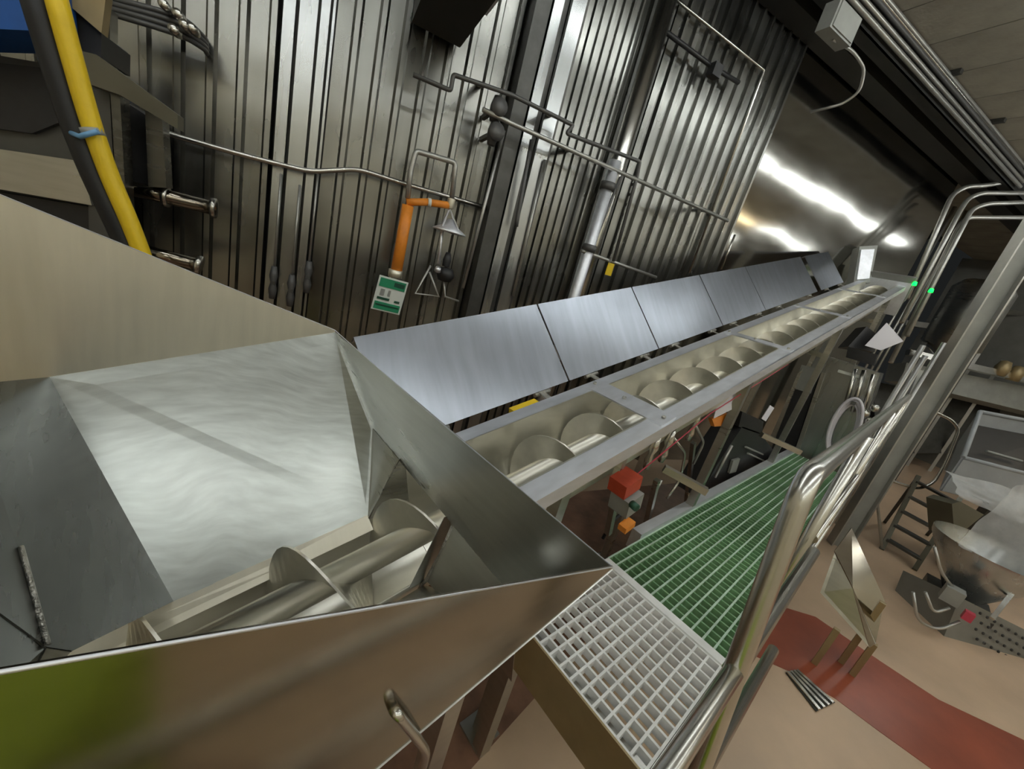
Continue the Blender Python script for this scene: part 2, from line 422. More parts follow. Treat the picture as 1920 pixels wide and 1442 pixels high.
# covers, hinged along the rear flange and standing open
HYc, HWc, LL, LA = 1.222, W0+0.0, 0.452, R(41)
lids = ((0.455, 1.45), (1.462, 2.325), (2.337, 3.265), (3.277, 4.15), (4.162, 5.70), (5.85, 6.80))
dl = EV*math.sin(LA)+EW*math.cos(LA); nl = (EW*math.sin(LA)-EV*math.cos(LA))   # nl faces the camera side
for i, (ua, ub) in enumerate(lids):
    h0, h1 = C(ua, HYc, HWc), C(ub, HYc, HWc)
    m = MB().box((h0+h1)/2+dl*(LL/2), EU*((ub-ua)/2), dl*(LL/2), nl*0.003)
    lo = m.build('cover', 'lid_steel', cv)
    q = MB().box((h0+h1)/2+dl*(LL+0.003)-nl*0.018, EU*((ub-ua)/2), dl*0.003, nl*0.022)
    q.build('top_lip', 'lid_steel', lo)
    for t in (0.2, 0.8):
        p = h0+(h1-h0)*t; q = MB()
        q.tube([p-EU*0.05-dl*0.012, p+EU*0.05-dl*0.012], 0.011, 10); q.bar(p-dl*0.01, C(ua+(ub-ua)*t, YB+0.06, W0-0.02), 0.05, 0.006)
        q.build('hinge', 'weld', lo)
# stands under the trough
for u in (0.9, 2.55, 4.6, 6.7):
    for v in (0.70, 1.12):
        p = C(u, v, W0-0.02)
        lg = MB().bar(p, (p.x, p.y, 0.012), 0.05, 0.05).build('leg', 'brushed_steel', cv)
        MB().box((p.x, p.y, 0.006), Vector((0.07, 0, 0)), Vector((0, 0.07, 0)), Zv*0.006).build('foot_plate', 'brushed_steel', lg)
    a, b_ = C(u, 0.70, AW-0.22), C(u, 1.12, AW-0.22)
    MB().bar(a, b_, 0.045, 0.045).build('cross_brace', 'brushed_steel', cv)
# discharge head with status lamps
c = C(UE+0.10, AY0, W0-0.04)
MB().box(c, EU*0.08, EV*0.30, EW*0.16).build('drive_housing', 'grey_panel', cv)
for px, py, k in ((1716, 538, 7.3), (1752, 565, 7.9)):
    p = C(UE+0.02, 0.60 if px < 1730 else 0.42, W0+0.03 if px < 1730 else W0-0.02)
    MB().lathe(p, EW, [(0.001, 0.05), (0.018, 0.045), (0.024, 0.02), (0.024, 0), (0.001, 0)], 12).build('status_lamp', 'green_led', cv)

# ================================================================== FEED HOPPER
hp = thing('feed_hopper', 'open stainless feed hopper with flared walls around the auger inlet', 'hopper', (0.3, AY0, 0.4))
WB, UR, UL = -0.585, 0.445, -0.85          # bend line, right end, left end
Yf, Yb = 0.2185, 1.62
def rim(u): return WB+(UR-u)*0.66
T = 0.002
def sheet(name, pts, material, t=T, parent=hp): return MB().sheet([C(*p) for p in pts], t).build(name, material, parent)
sheet('front_panel', [(UR, Yf, WB), (UL, Yf, WB), (UL, Yf, rim(UL)), (UR, Yf, WB+0.006)], 'mirror_steel')
sheet('back_panel', [(UR-0.03, Yb, WB), (UL, Yb, WB), (UL, Yb, rim(UL)), (UR-0.03, Yb, WB+0.012)], 'matt_steel')
sb = (UR-0.03, Yb, WB); 
sheet('back_flare', [(UR-0.03, Yb, WB), (-0.388, Yb, WB+0.01), (-0.26, YB+0.01, AW+0.02), (0.285, YB+0.01, AW+0.005), (0.42, 1.315, -0.90)], 'swirl_steel')
sheet('front_flare', [(UR, Yf, WB), (UL, Yf, WB), (UL+0.2, 0.40, -0.92), (0.42, 0.40, -0.92)], 'brushed_steel')
sheet('front_flare', [(0.42, 0.40, -0.92), (UL+0.2, 0.40, -0.92), (-0.62, YF-0.006, -1.13), (0.33, YF-0.006, -1.13)], 'brushed_steel')
sheet('end_panel', [(UR, Yf, WB+0.002), (0.42, 0.40, -0.90), (0.42, 1.315, -0.90), (UR-0.03, Yb, WB+0.002)], 'brushed_steel')
# throat plates either side of the auger opening
sheet('throat_plate', [(0.42, 0.712, -0.90), (0.335, 0.735, AW), (0.355, 0.40, -1.05), (0.42, 0.40, -0.90)], 'brushed_steel')
sheet('throat_collar', [(0.432, YB+0.004, -0.88), (0.432, 1.40, -0.88), (0.432, 1.40, -1.28), (0.432, YB+0.004, -1.28)], 'brushed_steel')
sheet('throat_collar', [(0.432, 0.42, -0.88), (0.432, YF-0.006, -0.88), (0.432, YF-0.006, -1.28), (0.432, 0.42, -1.28)], 'brushed_steel')
sheet('throat_plate', [(0.42, YB, -0.895), (0.42, 1.32, -0.895), (0.285, YB+0.03, AW), (0.28, YB, AW)], 'brushed_steel')
MB().tube([C(0.418, 0.712, -0.90), C(0.38, 0.722, -1.0), C(0.333, 0.735, AW), C(0.31, 0.76, AW-0.05)], 0.006, 6).build('weld_bead', 'weld', hp)
for yy in (YB+0.004, YF-0.004):
    sheet('throat_cheek', [(0.28, yy, AW-0.01), (0.60, yy, AW-0.01), (0.60, yy, -0.905), (0.41, yy, -0.89)], 'brushed_steel')
# ledge along the back of the slot
sheet('slot_ledge', [(0.285, YB+0.012, AW+0.012), (-0.62, YB+0.012, AW+0.024), (-0.62, YB-0.032, AW-0.022), (0.285, YB-0.032, AW-0.022)], 'matt_steel', 0.003)
# left end
LE = [(-0.388, Yb, WB+0.01), (-0.40, 1.30, -0.455), (-0.405, 0.95, -0.33)]
def left_plane():
    a, b_, c_ = Vector(LE[0]), Vector((-0.26, YB+0.01, AW+0.02)), Vector(LE[1])
    return a, (b_-a).cross(c_-a).normalized()
def conv_ray(px, py):
    r = ray(px, py); return Vector((r.dot(EU), r.y, r.dot(EW)))
def on_left(px, py):
    a, n = left_plane(); d = conv_ray(px, py); return d*(a.dot(n)/d.dot(n))
f0, f1, f2 = on_left(0, 930), on_left(35, 1030), on_left(85, 1215)
f3 = f0+(f0-f1)*1.6
bl = Vector((-0.26, YB+0.01, AW+0.02))
e = on_left(133, 1222)
tl = on_left(-60, 722)
sheet('end_panel', [bl, LE[0], tl, f3, f0, f1, f2, e], 'shaded_steel')
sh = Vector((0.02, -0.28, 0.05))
sheet('corner_gusset', [f2, f1, f0, f3, f3+sh*1.5, f1+sh*1.4, f2+Vector((-0.12, -0.16, -0.12))], 'shaded_steel')
MB().tube([C(*(p+Vector((0.004, 0.0, 0.004)))) for p in (f1, (f1+f2)/2, f2)], 0.004, 6).build('weld_bead', 'weld', hp)
sheet('end_panel', [e, f2, f2+Vector((-0.12, -0.16, -0.12)), (-0.72, YF, AW-0.02), (-0.72, YB, AW)], 'brushed_steel')
# rims
MB().tube([C(UL, Yf, rim(UL)), C(UR, Yf, WB+0.004), C(UR-0.02, 0.9, WB+0.006), C(UR-0.03, Yb, WB+0.01), C(UL, Yb, rim(UL))], 0.0014, 8).build('rim_bead', 'flange_steel', hp)
# legs and lifting handle below the front panel
for u, v in ((0.30, 0.42), (-0.55, 0.42), (0.30, 1.42), (-0.55, 1.42)):
    p = C(u, v, WB-0.22)
    lg = MB().bar(p, (p.x, p.y, 0.012), 0.05, 0.05).build('leg', 'brushed_steel', hp)
    MB().box((p.x, p.y, 0.006), Vector((0.06, 0, 0)), Vector((0, 0.06, 0)), Zv*0.006).build('foot_plate', 'brushed_steel', lg)
pts = [HY(735, 1325, Yf+0.012), HY(742, 1335, Yf-0.012), HY(775, 1375, Yf-0.012), HY(800, 1410, Yf-0.008), HY(790, 1450, Yf+0.0), HY(770, 1500, Yf+0.02)]
MB().tube(pts, 0.0055, 10, 0.02).build('handle', 'pipe_steel', hp)

# ================================================================== ACCESS PLATFORM
PZ = CH-1.26
px0, pxn, px1 = 1.02, 1.645, 5.65
py0, py1 = 0.075, 0.668
pf = thing('access_platform', 'narrow raised walkway of white and green moulded grating with tube handrail', 'platform', (3.0, 0.37, 0))
CELL = 0.049
def grating(xa, xb, ya, yb, material, t=0.0085, h=0.034):
    m = MB(); n = round((yb-ya)/CELL)
    for i in range(n+1):
        y = ya+(yb-ya)*i/n; m.box(((xa+xb)/2, y, PZ-h/2), Vector(((xb-xa)/2, 0, 0)), Vector((0, t/2, 0)), Zv*(h/2))
    n = round((xb-xa)/CELL)
    for i in range(n+1):
        x = xa+(xb-xa)*i/n; m.box((x, (ya+yb)/2, PZ-h/2-0.0004), Vector((t/2, 0, 0)), Vector((0, (yb-ya)/2, 0)), Zv*(h/2-0.0004))
    return m.build('grating', material, pf)
g = grating(px0+0.004, pxn-0.02, py0, py1, 'white_grating'); g['label'] = 'white moulded grating at the near end'
g = grating(pxn+0.03, px1, py0, py1, 'green_grating'); g['label'] = 'green moulded grating beyond the white nosing'
m = MB(); n = round((py1-py0)/CELL)
for i in range(n+1):
    m.box(((pxn+0.03+px1)/2, py0+(py1-py0)*i/n, PZ+0.0012), Vector(((px1-pxn-0.03)/2, 0, 0)), Vector((0, 0.0042, 0)), Zv*0.0012)
o = m.build('worn_bar_tops', 'green_worn', pf); o['kind'] = 'stuff'
MB().box((pxn+0.005, (py0+py1)/2, PZ+0.001), Vector((0.022, 0, 0)), Vector((0, (py1-py0)/2, 0)), Zv*0.006).build('nosing', 'white_grating', pf)
MB().box((2.0+1.83, py1+0.036, PZ-0.03), Vector((1.83, 0, 0)), Vector((0, 0.030, 0)), Zv*0.06).build('toe_plate', 'flange_steel', pf)
MB().box((px0-0.004, (py0+py1)/2+0.02, PZ-0.10), Vector((0.004, 0, 0)), Vector((0, (py1-py0)/2+0.07, 0)), Zv*0.10).build('end_fascia', 'brown_steel', pf)
MB().box(((px0+px1)/2, py0-0.012, PZ-0.08), Vector(((px1-px0)/2, 0, 0)), Vector((0, 0.006, 0)), Zv*0.075).build('side_channel', 'brushed_steel', pf)
MB().box(((px0+px1)/2, py1+0.01, PZ-0.13), Vector(((px1-px0)/2, 0, 0)), Vector((0, 0.006, 0)), Zv*0.075).build('side_channel', 'brushed_steel', pf)
for x in (px0+0.06, 2.6, 4.2, px1-0.06):
    for y in (py0+0.02, py1-0.03):
        MB().bar((x, y, PZ-0.05), (x, y, 0), 0.06, 0.06).build('leg', 'brushed_steel', pf)
    MB().bar((x, py0, PZ-0.09), (x, py1, PZ-0.09), 0.05, 0.05).build('joist', 'brushed_steel', pf)
RT = 0.021
top = D(1512, 896, 0.72); tz = top.z
lo = D(1335, 1375, 0.80); lo2 = lo+(lo-top)*0.9
MB().tube([(5.6, 0.055, tz), (top.x, top.y, tz), lo, lo2], RT, 16, 0.07).build('handrail', 'pipe_steel', pf)
c1, c2 = D(1526, 1034, 1.30), D(1450, 1218, 1.33)
for c in (c1, c2):
    MB().tube([c, (-0.6, c.y, c.z)], 0.017, 12).build('mid_rail', 'pipe_steel', pf)
    MB().tube([(c.x+0.10, 0.04, c.z), (5.6, 0.045, c.z)], 0.017, 12).build('mid_rail', 'pipe_steel', pf)
for x in (1.72, 3.0, 4.3, 5.58):
    MB().tube([(x, 0.048, PZ-0.15), (x, 0.055, tz)], 0.019, 12).build('post', 'pipe_steel', pf)

# ================================================================== ON THE CORRUGATED WALL
# long thin conduit across the wall
pts = [HW(300, 245, .12), HW(330, 255, .12), HW(460, 292, .12), HW(580, 322, .12), HW(672, 317, .12), HW(760, 345, .12), HW(968, 406, .12)]
t = thing('wall_conduit', 'thin steel pipe kinked across the corrugated wall above the green sign', 'pipe', HW(580, 322, .12))
MB().tube(pts, 0.017, 10, 0.08).build('pipe', 'pipe_steel', t)
MB().tube([HW(962, 406, .12), HW(968, 425, .12), HW(990, 330, .14), HW(1000, 280, .16)], 0.014, 8, 0.03).build('riser', 'dark_pipe', t)
for p in ((460, 292), (760, 345), (900, 386)):
    MB().bar(HW(*p, 0.0), HW(*p, .12), 0.02, 0.03).build('clip', 'dark_steel', t)

# emergency shower and eyewash
sh_ = thing('emergency_shower', 'emergency shower and eyewash with orange sleeved pipe on the corrugated wall', 'shower', HW(750, 620, .3))
d_ = .30
MB().tube([HW(733, 560, d_), HW(742, 500, d_)], 0.022, 10).build('lower_pipe', 'conduit', sh_)
MB().tube([HW(742, 515, d_), HW(765, 385, d_)], 0.042, 14).build('orange_sleeve', 'orange', sh_)
MB().tube([HW(740, 520, d_), HW(742, 506, d_)], 0.052, 14).build('collar', 'matt_steel', sh_)
MB().tube([HW(762, 379, d_), HW(803, 379, d_)], 0.026, 12).build('orange_sleeve', 'orange', sh_)
MB().tube([HW(806, 380, d_), HW(842, 385, d_)], 0.026, 12).build('orange_sleeve', 'orange', sh_)
MB().tube([HW(802, 379, d_), HW(808, 380, d_)], 0.030, 12).build('coupling', 'white_sign', sh_)
MB().tube([HW(764, 372, d_), HW(770, 320, d_), HW(780, 283, d_), HW(854, 305, d_), HW(846, 385, d_)], 0.019, 10, 0.03).build('supply_pipe', 'conduit', sh_)
a = HW(846, 378, d_)
MB().lathe(a-Zv*0.03, Zv, [(0.03, 0.05), (0.03, 0.0), (0.022, -0.02)], 14).build('tee', 'matt_steel', sh_)
hd = HW(842, 436, d_)
MB().lathe(hd, Zv, [(0.001, 0.10), (0.03, 0.095), (0.06, 0.05), (0.13, 0.012), (0.13, 0.0), (0.001, -0.004)], 24).build('shower_head', 'flange_steel', sh_)
for an in range(4):
    q = Vector((math.cos(an*1.57+.4), math.sin(an*1.57+.4), 0))*0.10
    MB().bar(hd+q+Zv*0.015, a-Zv*0.05, 0.008, 0.008).build('strut', 'flange_steel', sh_)
MB().tube([HW(829, 430, d_+.03), HW(826, 460, d_+.03), HW(822, 495, d_+.03)], [0.014, 0.010, 0.016], 10).build('pull_rod', 'flange_steel', sh_)
MB().lathe(HW(835, 515, d_), Zv, [(0.001, -0.06), (0.05, -0.05), (0.075, 0.0), (0.055, 0.05), (0.001, 0.06)], 14).build('eyewash_bowl', 'black_plastic', sh_)
MB().lathe(HW(838, 488, d_), Zv, [(0.03, -0.05), (0.035, 0.0), (0.02, 0.06), (0.001, 0.062)], 12).build('valve_body', 'black_plastic', sh_)
MB().lathe(HW(820, 508, d_+.08), Zv+WN*-0.6, [(0.001, 0.035), (0.022, 0.03), (0.026, 0.0), (0.001, -0.01)], 12).build('spray_nozzle', 'flange_steel', sh_)
MB().tube([HW(808, 498, d_), HW(778, 550, d_), HW(823, 556, d_), HW(805, 510, d_)], 0.010, 8).build('treadle_frame', 'conduit', sh_)
MB().tube([HW(832, 525, d_), HW(834, 556, d_), HW(860, 565, d_)], 0.010, 8).build('treadle_frame', 'conduit', sh_)
# its green sign
sg = thing('safety_sign', 'small green and white safety sign below the orange pipe', 'sign', HW(728, 555, d_+.05))
gd = d_+.06
def signq(x0, y0, x1, y1, dd):      # sign coordinates 0..1 across and down
    A, B_, D_ = HW(712, 515, gd), HW(766, 530, gd), HW(695, 578, gd)
    ex, ey = (B_-A), (D_-A)
    f = lambda x, y: A+ex*x+ey*y-WN*dd
    return MB().prism([f(x0, y0), f(x1, y0), f(x1, y1), f(x0, y1)], -WN*0.004)
signq(0, 0, 1, 1, 0).build('sign_plate', 'white_sign', sg)
signq(.06, .05, .94, .30, .005).build('green_header', 'green_sign', sg)
signq(.06, .74, .94, .96, .005).build('green_footer', 'green_sign', sg)
signq(.55, .10, .90, .22, .010).build('dark_lettering', 'dark_green', sg)
signq(.10, .60, .52, .67, .005).build('dark_lettering', 'dark_green', sg)
signq(.70, .62, .88, .68, .005).build('dark_lettering', 'dark_green', sg)
signq(.10, .80, .90, .84, .010).build('dark_lettering', 'dark_green', sg)
signq(.16, .36, .30, .54, .005).build('pictogram', 'grey_paint', sg)
signq(.42, .36, .50, .54, .005).build('pictogram', 'grey_paint', sg)

# large vertical drain pipe
vp = thing('vertical_pipe', 'thick vertical steel pipe running from ceiling to behind the open lids', 'pipe', (*HW(1100, 500, .22).to_2d(), 0))
p = HW(1160, 300, .22); q = p.copy(); 
MB().tube([(p.x, p.y, 0.0), (p.x, p.y, CEIL)], 0.075, 20).build('pipe', 'pipe_steel', vp)
p2 = HW(1118, 420, .36)
MB().tube([(p2.x, p2.y, 0.0), (p2.x, p2.y, HW(1150, 300, .36).z)], 0.052, 16).build('sleeve', 'flange_steel', vp)
for py in (350, 470):
    zz = HW(1118 if py > 400 else 1140, py, .36).z
    MB().lathe((p2.x, p2.y, zz), Zv, [(0.052, -0.03), (0.066, -0.03), (0.066, 0.03), (0.052, 0.03)], 16).build('clamp_band', 'dark_pipe', vp)

# conduits in front of the flat and ribbed panels
def conduit(name, label, pts, r, d, material='conduit', cat='pipe', bend=0.04, clips=()):
    t = thing(name, label, cat, HW(*pts[0], d))
    P = [HW(x, y, (dd if dd is not None else d)) for x, y, dd in [(p+(None,))[:3] if len(p) == 2 else p for p in pts]]
    MB().tube(P, r, 10, bend).build('tube', material, t)
    for c in clips: MB().bar(HW(*c, .0), HW(*c, d), 0.035, 0.035).build('clip', 'dark_steel', t)
    return t
conduit('conduit_run', 'upper wall conduit ending in a short drop beside the vertical pipe', [(775, 140), (845, 170), (850, 140), (960, 178), (1075, 235), (1062, 250), (1200, 303), (1195, 330), (1150, 490)], 0.015, .40, 'dark_pipe', bend=0.02, clips=((900, 158), (1030, 214)))
conduit('conduit_run', 'lower wall conduit sloping across the ribbed panels to a black end', [(905, 205), (960, 232), (1365, 414)], 0.017, .40, 'conduit', clips=((1065, 280), (1320, 394)))
conduit('conduit_run', 'thin upright conduit beside the dark jamb', [(945, 245), (868, 540)], 0.014, .26, 'conduit')
conduit('conduit_run', 'dark conduit drop left of the flat panels ending above the lids', [(997, 262), (972, 400), (968, 425)], 0.016, .32, 'dark_pipe')
conduit('conduit_run', 'pale conduit rising between the two flat panels', [(1022, 300), (962, 555)], 0.014, .24, 'conduit')
conduit('conduit_run', 'twin dark conduit hanging right of the vertical pipe', [(1163, 332), (1105, 480)], 0.012, .38, 'dark_pipe')
conduit('conduit_run', 'low horizontal conduit right of the vertical pipe', [(1090, 470), (1230, 520)], 0.015, .38, 'conduit')
conduit('conduit_run', 'pale conduit framing the ribbed panel head and right edge', [(1262, -5), (1433, 132), (1292, 512)], 0.013, .07, 'pipe_steel', bend=0.02)
conduit('conduit_run', 'black conduit stub high on the ribbed panel', [(1238, 52), (1335, 125), (1385, 155)], 0.020, .12, 'black_plastic')
conduit('conduit_run', 'upright conduit near the ribbed panel end', [(1378, 440), (1352, 505)], 0.012, .05, 'pipe_steel')
tb = MB().box(HW(1340, 133, .16), WD*0.05, WN*0.04, Zv*0.05).build('junction_box', 'black_plastic'); tag(tb, 'small black junction box high on the ribbed panel', 'junction box')
for c, lab in (((930, 205), 'upper'), ((925, 250), 'lower')):
    q = HW(*c, .34)
    t = thing('pipe_valve', f'{lab} dark valve on the conduits beside the dark jamb', 'valve', q)
    MB().lathe(q, Zv, [(0.001, -0.08), (0.03, -0.08), (0.045, -0.02), (0.045, 0.02), (0.03, 0.08), (0.001, 0.08)], 12).build('body', 'dark_pipe', t)
    MB().lathe(q-WN*0.05, WN, [(0.001, -0.03), (0.06, -0.03), (0.06, -0.015), (0.001, -0.015)], 14).build('handwheel', 'dark_pipe', t)
    MB().bar(q, q+WN*0.30, 0.03, 0.03).build('bracket', 'dark_steel', t)
q = HW(1143, 505, .4)
t = thing('tagged_chain', 'thin chain with a yellow tag hanging from the low conduit', 'chain', q)
m = MB()
for i in range(9):
    a, b_ = HW(1190-i*5.5, 330+i*19, .4), HW(1190-i*5.5-4, 330+i*19+13, .4); m.bar(a, b_, 0.012, 0.006)
m.build('chain', 'conduit', t)
MB().box(q, WD*0.035, WN*0.004, Zv*0.055).build('tag', 'yellow_rubber', t)

# hanging duct hood at the wall head
du = thing('duct_hood', 'dark hanging duct hood with a pale grille at the wall head', 'duct', HW(860, 60, .3))
zz = (HW(772, 40, .08).z+HW(862, 92, .08).z)/2
sA_, sB_ = SW(772, 40, .08), SW(862, 92, .08)
MB().prism([WP(sA_, 0.08, zz), WP(sB_, 0.08, zz), WP(sB_, 1.5, zz), WP(sA_, 1.5, zz)], Zv*(CEIL-zz-0.02)).build('hood', 'dark_bulkhead', du)
m = MB(); c = WP(sB_+0.012, 0.75, zz+0.10)
m.box(c, WD*0.012, WN*0.16, Zv*0.08); gr = m.build('grille', 'flange_steel', du)
for i in range(5):
    MB().box(c+WD*0.016+Zv*(-0.056+i*0.028), WD*0.006, WN*0.14, Zv*0.006).build('louvre', 'dark_steel', gr)

# ================================================================== CEILING SERVICES
def ceil_run(pa, pb, z, r, label, material='conduit'):
    a, b_ = HZ(*pa, z), HZ(*pb, z); e = (b_-a).normalized()
    a2 = WP(a.dot(WD), WDIST-a.dot(WN), z)
    t = MB().tube([a2-WD*1.0, a2+WD*((b_-a).dot(WD)+0.4)], r, 10).build('ceiling_conduit', material)
    return tag(t, label, 'conduit', 'conduits along the bulkhead')
def wall_run(d, z, r, label, material='conduit', s0=0.5, s1=8.6):
    o = MB().tube([WP(s0, d, z), WP(s1, d, z)], r, 10).build('ceiling_conduit', material)
    return tag(o, label, 'conduit', 'conduits along the bulkhead')
wall_run(0.575, zb_+0.02, 0.022, 'lowest conduit along the dark bulkhead')
wall_run(0.575, zb_+0.085, 0.020, 'second lowest conduit along the dark bulkhead')
wall_run(0.580, zb_+0.15, 0.020, 'middle conduit along the dark bulkhead', 'dark_pipe')
wall_run(0.580, zb_+0.21, 0.020, 'second highest conduit along the dark bulkhead')
ceil_run((1655, 0), (1905, 290), CEIL-0.05, 0.022, 'bright ceiling conduit beside the concrete planks', 'pipe_steel')
for i, (px, py) in enumerate(((1730, 150), (1815, 235))):
    p = HZ(px, py, CEIL-0.02)
    o = MB().box(p, WD*0.03, WN*0.32, Zv*0.02).build('conduit_strut', 'dark_steel')
    tag(o, ('near' if i == 0 else 'far')+' dark strut carrying the ceiling conduits', 'strut')
jb = thing('ceiling_junction_box', 'grey junction box on the bulkhead with a drooping cable', 'junction box', HW(1575, 45, .62))
c = HW(1572, 48, .66)
MB().box(c, WD*0.17, WN*0.06, Zv*0.10).build('box', 'grey_paint', jb)
MB().box(c-WN*0.065, WD*0.15, WN*0.006, Zv*0.085).build('lid', 'grey_paint', jb)
MB().tube([c-Zv*0.10, HW(1600, 95, .64), HW(1622, 130, .63), HW(1612, 172, .60), HW(1580, 195, .50), HW(1520, 210, .30)], 0.013, 8, 0.2).build('cable', 'conduit', jb)

# ================================================================== HOSES AND MACHINE AT THE LEFT
def dquad(p, k, t, name, material, parent):
    pts = [D(x, y, k if not isinstance(k, (list, tuple)) else k[i]) for i, (x, y) in enumerate(p)]
    n = (pts[1]-pts[0]).cross(pts[2]-pts[0]).normalized()
    if n.dot(pts[0]-O) < 0: n = -n
    return MB().prism(pts, n*t).build(name, material, parent)
def wquad(p, d, t, name, material, parent):      # a plate parallel to the wall, d out of it, t thick towards the wall
    return MB().prism([HW(x, y, d) for x, y in p], WN*t).build(name, material, parent)
DH = 1.30
ys = thing('yellow_hose', 'bright yellow hose hanging down behind the hopper', 'hose', HW(275, 480, DH))
yl = [(98, -30), (130, 90), (168, 225), (205, 330), (245, 420), (275, 500), (285, 560)]
MB().tube([HW(x, y, DH) for x, y in yl], 0.031, 14, 0.2).build('hose', 'yellow_rubber', ys)
c = HW(168, 253, DH+.03)
MB().tube([HW(134, 250, DH+.02), HW(150, 256, DH+.05), HW(184, 246, DH+.05)], 0.009, 8).build('blue_tie', 'blue_tie', ys)
MB().lathe(HW(174, 248, DH), HW(180, 262, DH)-HW(174, 248, DH), [(0.031, -0.012), (0.035, -0.012), (0.035, 0.012), (0.031, 0.012)], 14).build('tape_band', 'grey_paint', ys)
for i, (off, rr, dd, lab) in enumerate(((-40, 0.040, DH-.02, 'thick black hose hanging left of the yellow hose'), (-14, 0.026, DH-.10, 'black hose pressed against the yellow hose'))):
    o = MB().tube([HW(x+off*(1-0.09*j), y, dd) for j, (x, y) in enumerate(yl)], rr, 14, 0.2).build('black_hose', 'black_rubber')
    tag(o, lab, 'hose')
mc = thing('process_machine', 'dark stainless process machine behind the hoses at the left', 'machine', (*HW(100, 400, .5).to_2d(), 0))
wquad([(-200, 70), (150, 130), (165, 640), (-200, 640)], .62, .45, 'enclosure', 'shaded_panel', mc)
wquad([(-200, 95), (88, 128), (110, 230), (60, 250), (-200, 215)], .66, .03, 'window', 'black_plastic', mc)
wquad([(-200, 250), (150, 302), (172, 385), (-200, 320)], .74, .06, 'front_rail', 'brushed_steel', mc)
wquad([(-200, 328), (170, 388), (172, 445), (-200, 390)], .68, .04, 'kick_panel', 'black_plastic', mc)
wquad([(160, 165), (205, 172), (232, 640), (172, 640)], .70, .10, 'column', 'shaded_panel', mc)
wquad([(207, 174), (225, 180), (250, 640), (235, 640)], .72, .10, 'column', 'shaded_steel', mc)
wquad([(150, 95), (180, 102), (333, 215), (333, 242), (225, 178), (160, 155)], .80, .09, 'sloping_arm', 'olive_box', mc)
wquad([(272, 205), (304, 225), (312, 352), (278, 350)], .55, .10, 'column', 'shaded_steel', mc)
wquad([(226, 185), (272, 215), (278, 345), (240, 350)], .45, .30, 'dark_bay', 'black_plastic', mc)
wquad([(118, 0), (190, 62), (190, 108), (130, 88)], .65, .3, 'dark_hood', 'black_plastic', mc)
wquad([(122, -60), (205, -60), (190, 62), (118, 0)], .70, .06, 'hood_plate', 'brown_steel', mc)
wquad([(195, 15), (206, 15), (206, 125), (195, 115)], .55, .08, 'post', 'brushed_steel', mc)
wquad([(-200, -80), (62, -80), (74, 58), (-200, 45)], .95, .28, 'blue_bin', 'blue_plastic', mc)['label'] = 'blue plastic bin on top'
for i in range(4):
    MB().tube([HW(165, -14+i*9, .35), HW(300, 20+i*11, .35), HW(350, 38+i*11, .35), HW(385, 72+i*7, .20), HW(388, 80+i*7, .0)], 0.014, 8, 0.1).build('bundle_pipe', 'dark_pipe', mc)
for i, (x, y) in enumerate(((312, 14), (338, 32), (350, 52), (330, 60), (364, 58))):
    MB().lathe(HW(x, y, .42), WN, [(0.001, -0.05), (0.022, -0.05), (0.022, 0.02), (0.014, 0.06)], 10).build('fitting', 'pipe_steel', mc)
pm = thing('sanitary_pipe', 'horizontal polished pipe with clamps beside the yellow hose', 'pipe', HW(320, 370, .45))
MB().tube([HW(232, 350, .50), HW(310, 368, .45), HW(405, 392, .40)], 0.040, 16).build('pipe', 'mirror_steel', pm)
for x, y, dd in ((310, 368, .45), (400, 390, .403)):
    a, b_ = HW(x-4, y-1, dd), HW(x+4, y+1, dd); MB().lathe(a, b_-a, [(0.04, 0), (0.058, 0), (0.058, 0.025), (0.04, 0.025)], 16).build('clamp', 'pipe_steel', pm)
MB().bar(HW(345, 378, 0.0), HW(345, 378, .42), 0.03, 0.03).build('wall_bracket', 'dark_steel', pm)
pm = thing('sanitary_pipe', 'short polished pipe end just above the hopper backsplash', 'pipe', HW(340, 490, .6))
MB().tube([HW(255, 466, .60), HW(370, 497, .60)], 0.036, 14).build('pipe', 'mirror_steel', pm)
a = HW(368, 495, .6); MB().lathe(a, HW(374, 497, .6)-a, [(0.036, 0), (0.055, 0), (0.055, 0.025), (0.001, 0.025)], 14).build('end_clamp', 'pipe_steel', pm)
MB().bar(HW(330, 486, 0.0), HW(330, 486, .58), 0.03, 0.03).build('wall_bracket', 'dark_steel', pm)
# small valve stems low on the wall joints
for i, (x, y) in enumerate(((512, 530), (545, 545), (577, 520))):
    t = thing('drain_valve', ('leftmost', 'middle', 'rightmost')[i]+' of three dark valves low on the wall joint', 'valve', HW(x, y, .1))
    c = HW(x, y, .10)
    MB().lathe(c, Zv, [(0.001, -0.12), (0.02, -0.12), (0.03, -0.05), (0.018, 0.0), (0.03, 0.05), (0.018, 0.12), (0.001, 0.12)], 10).build('body', 'dark_pipe', t)
    MB().bar(c-WN*0.02, c+WN*0.10, 0.03, 0.03).build('mount', 'dark_steel', t)
    MB().tube([c+Zv*0.12, c+Zv*0.75], 0.008, 6).build('stem', 'conduit', t)

# ================================================================== BEHIND AND UNDER THE TROUGH
def dbox(name, px, py, k, hx, hy, hz, material, parent=None, yaw=0.0):
    c = D(px, py, k); ca, sa = math.cos(yaw), math.sin(yaw)
    return MB().box(c, Vector((ca, sa, 0))*hx, Vector((-sa, ca, 0))*hy, Zv*hz).build(name, material, parent)
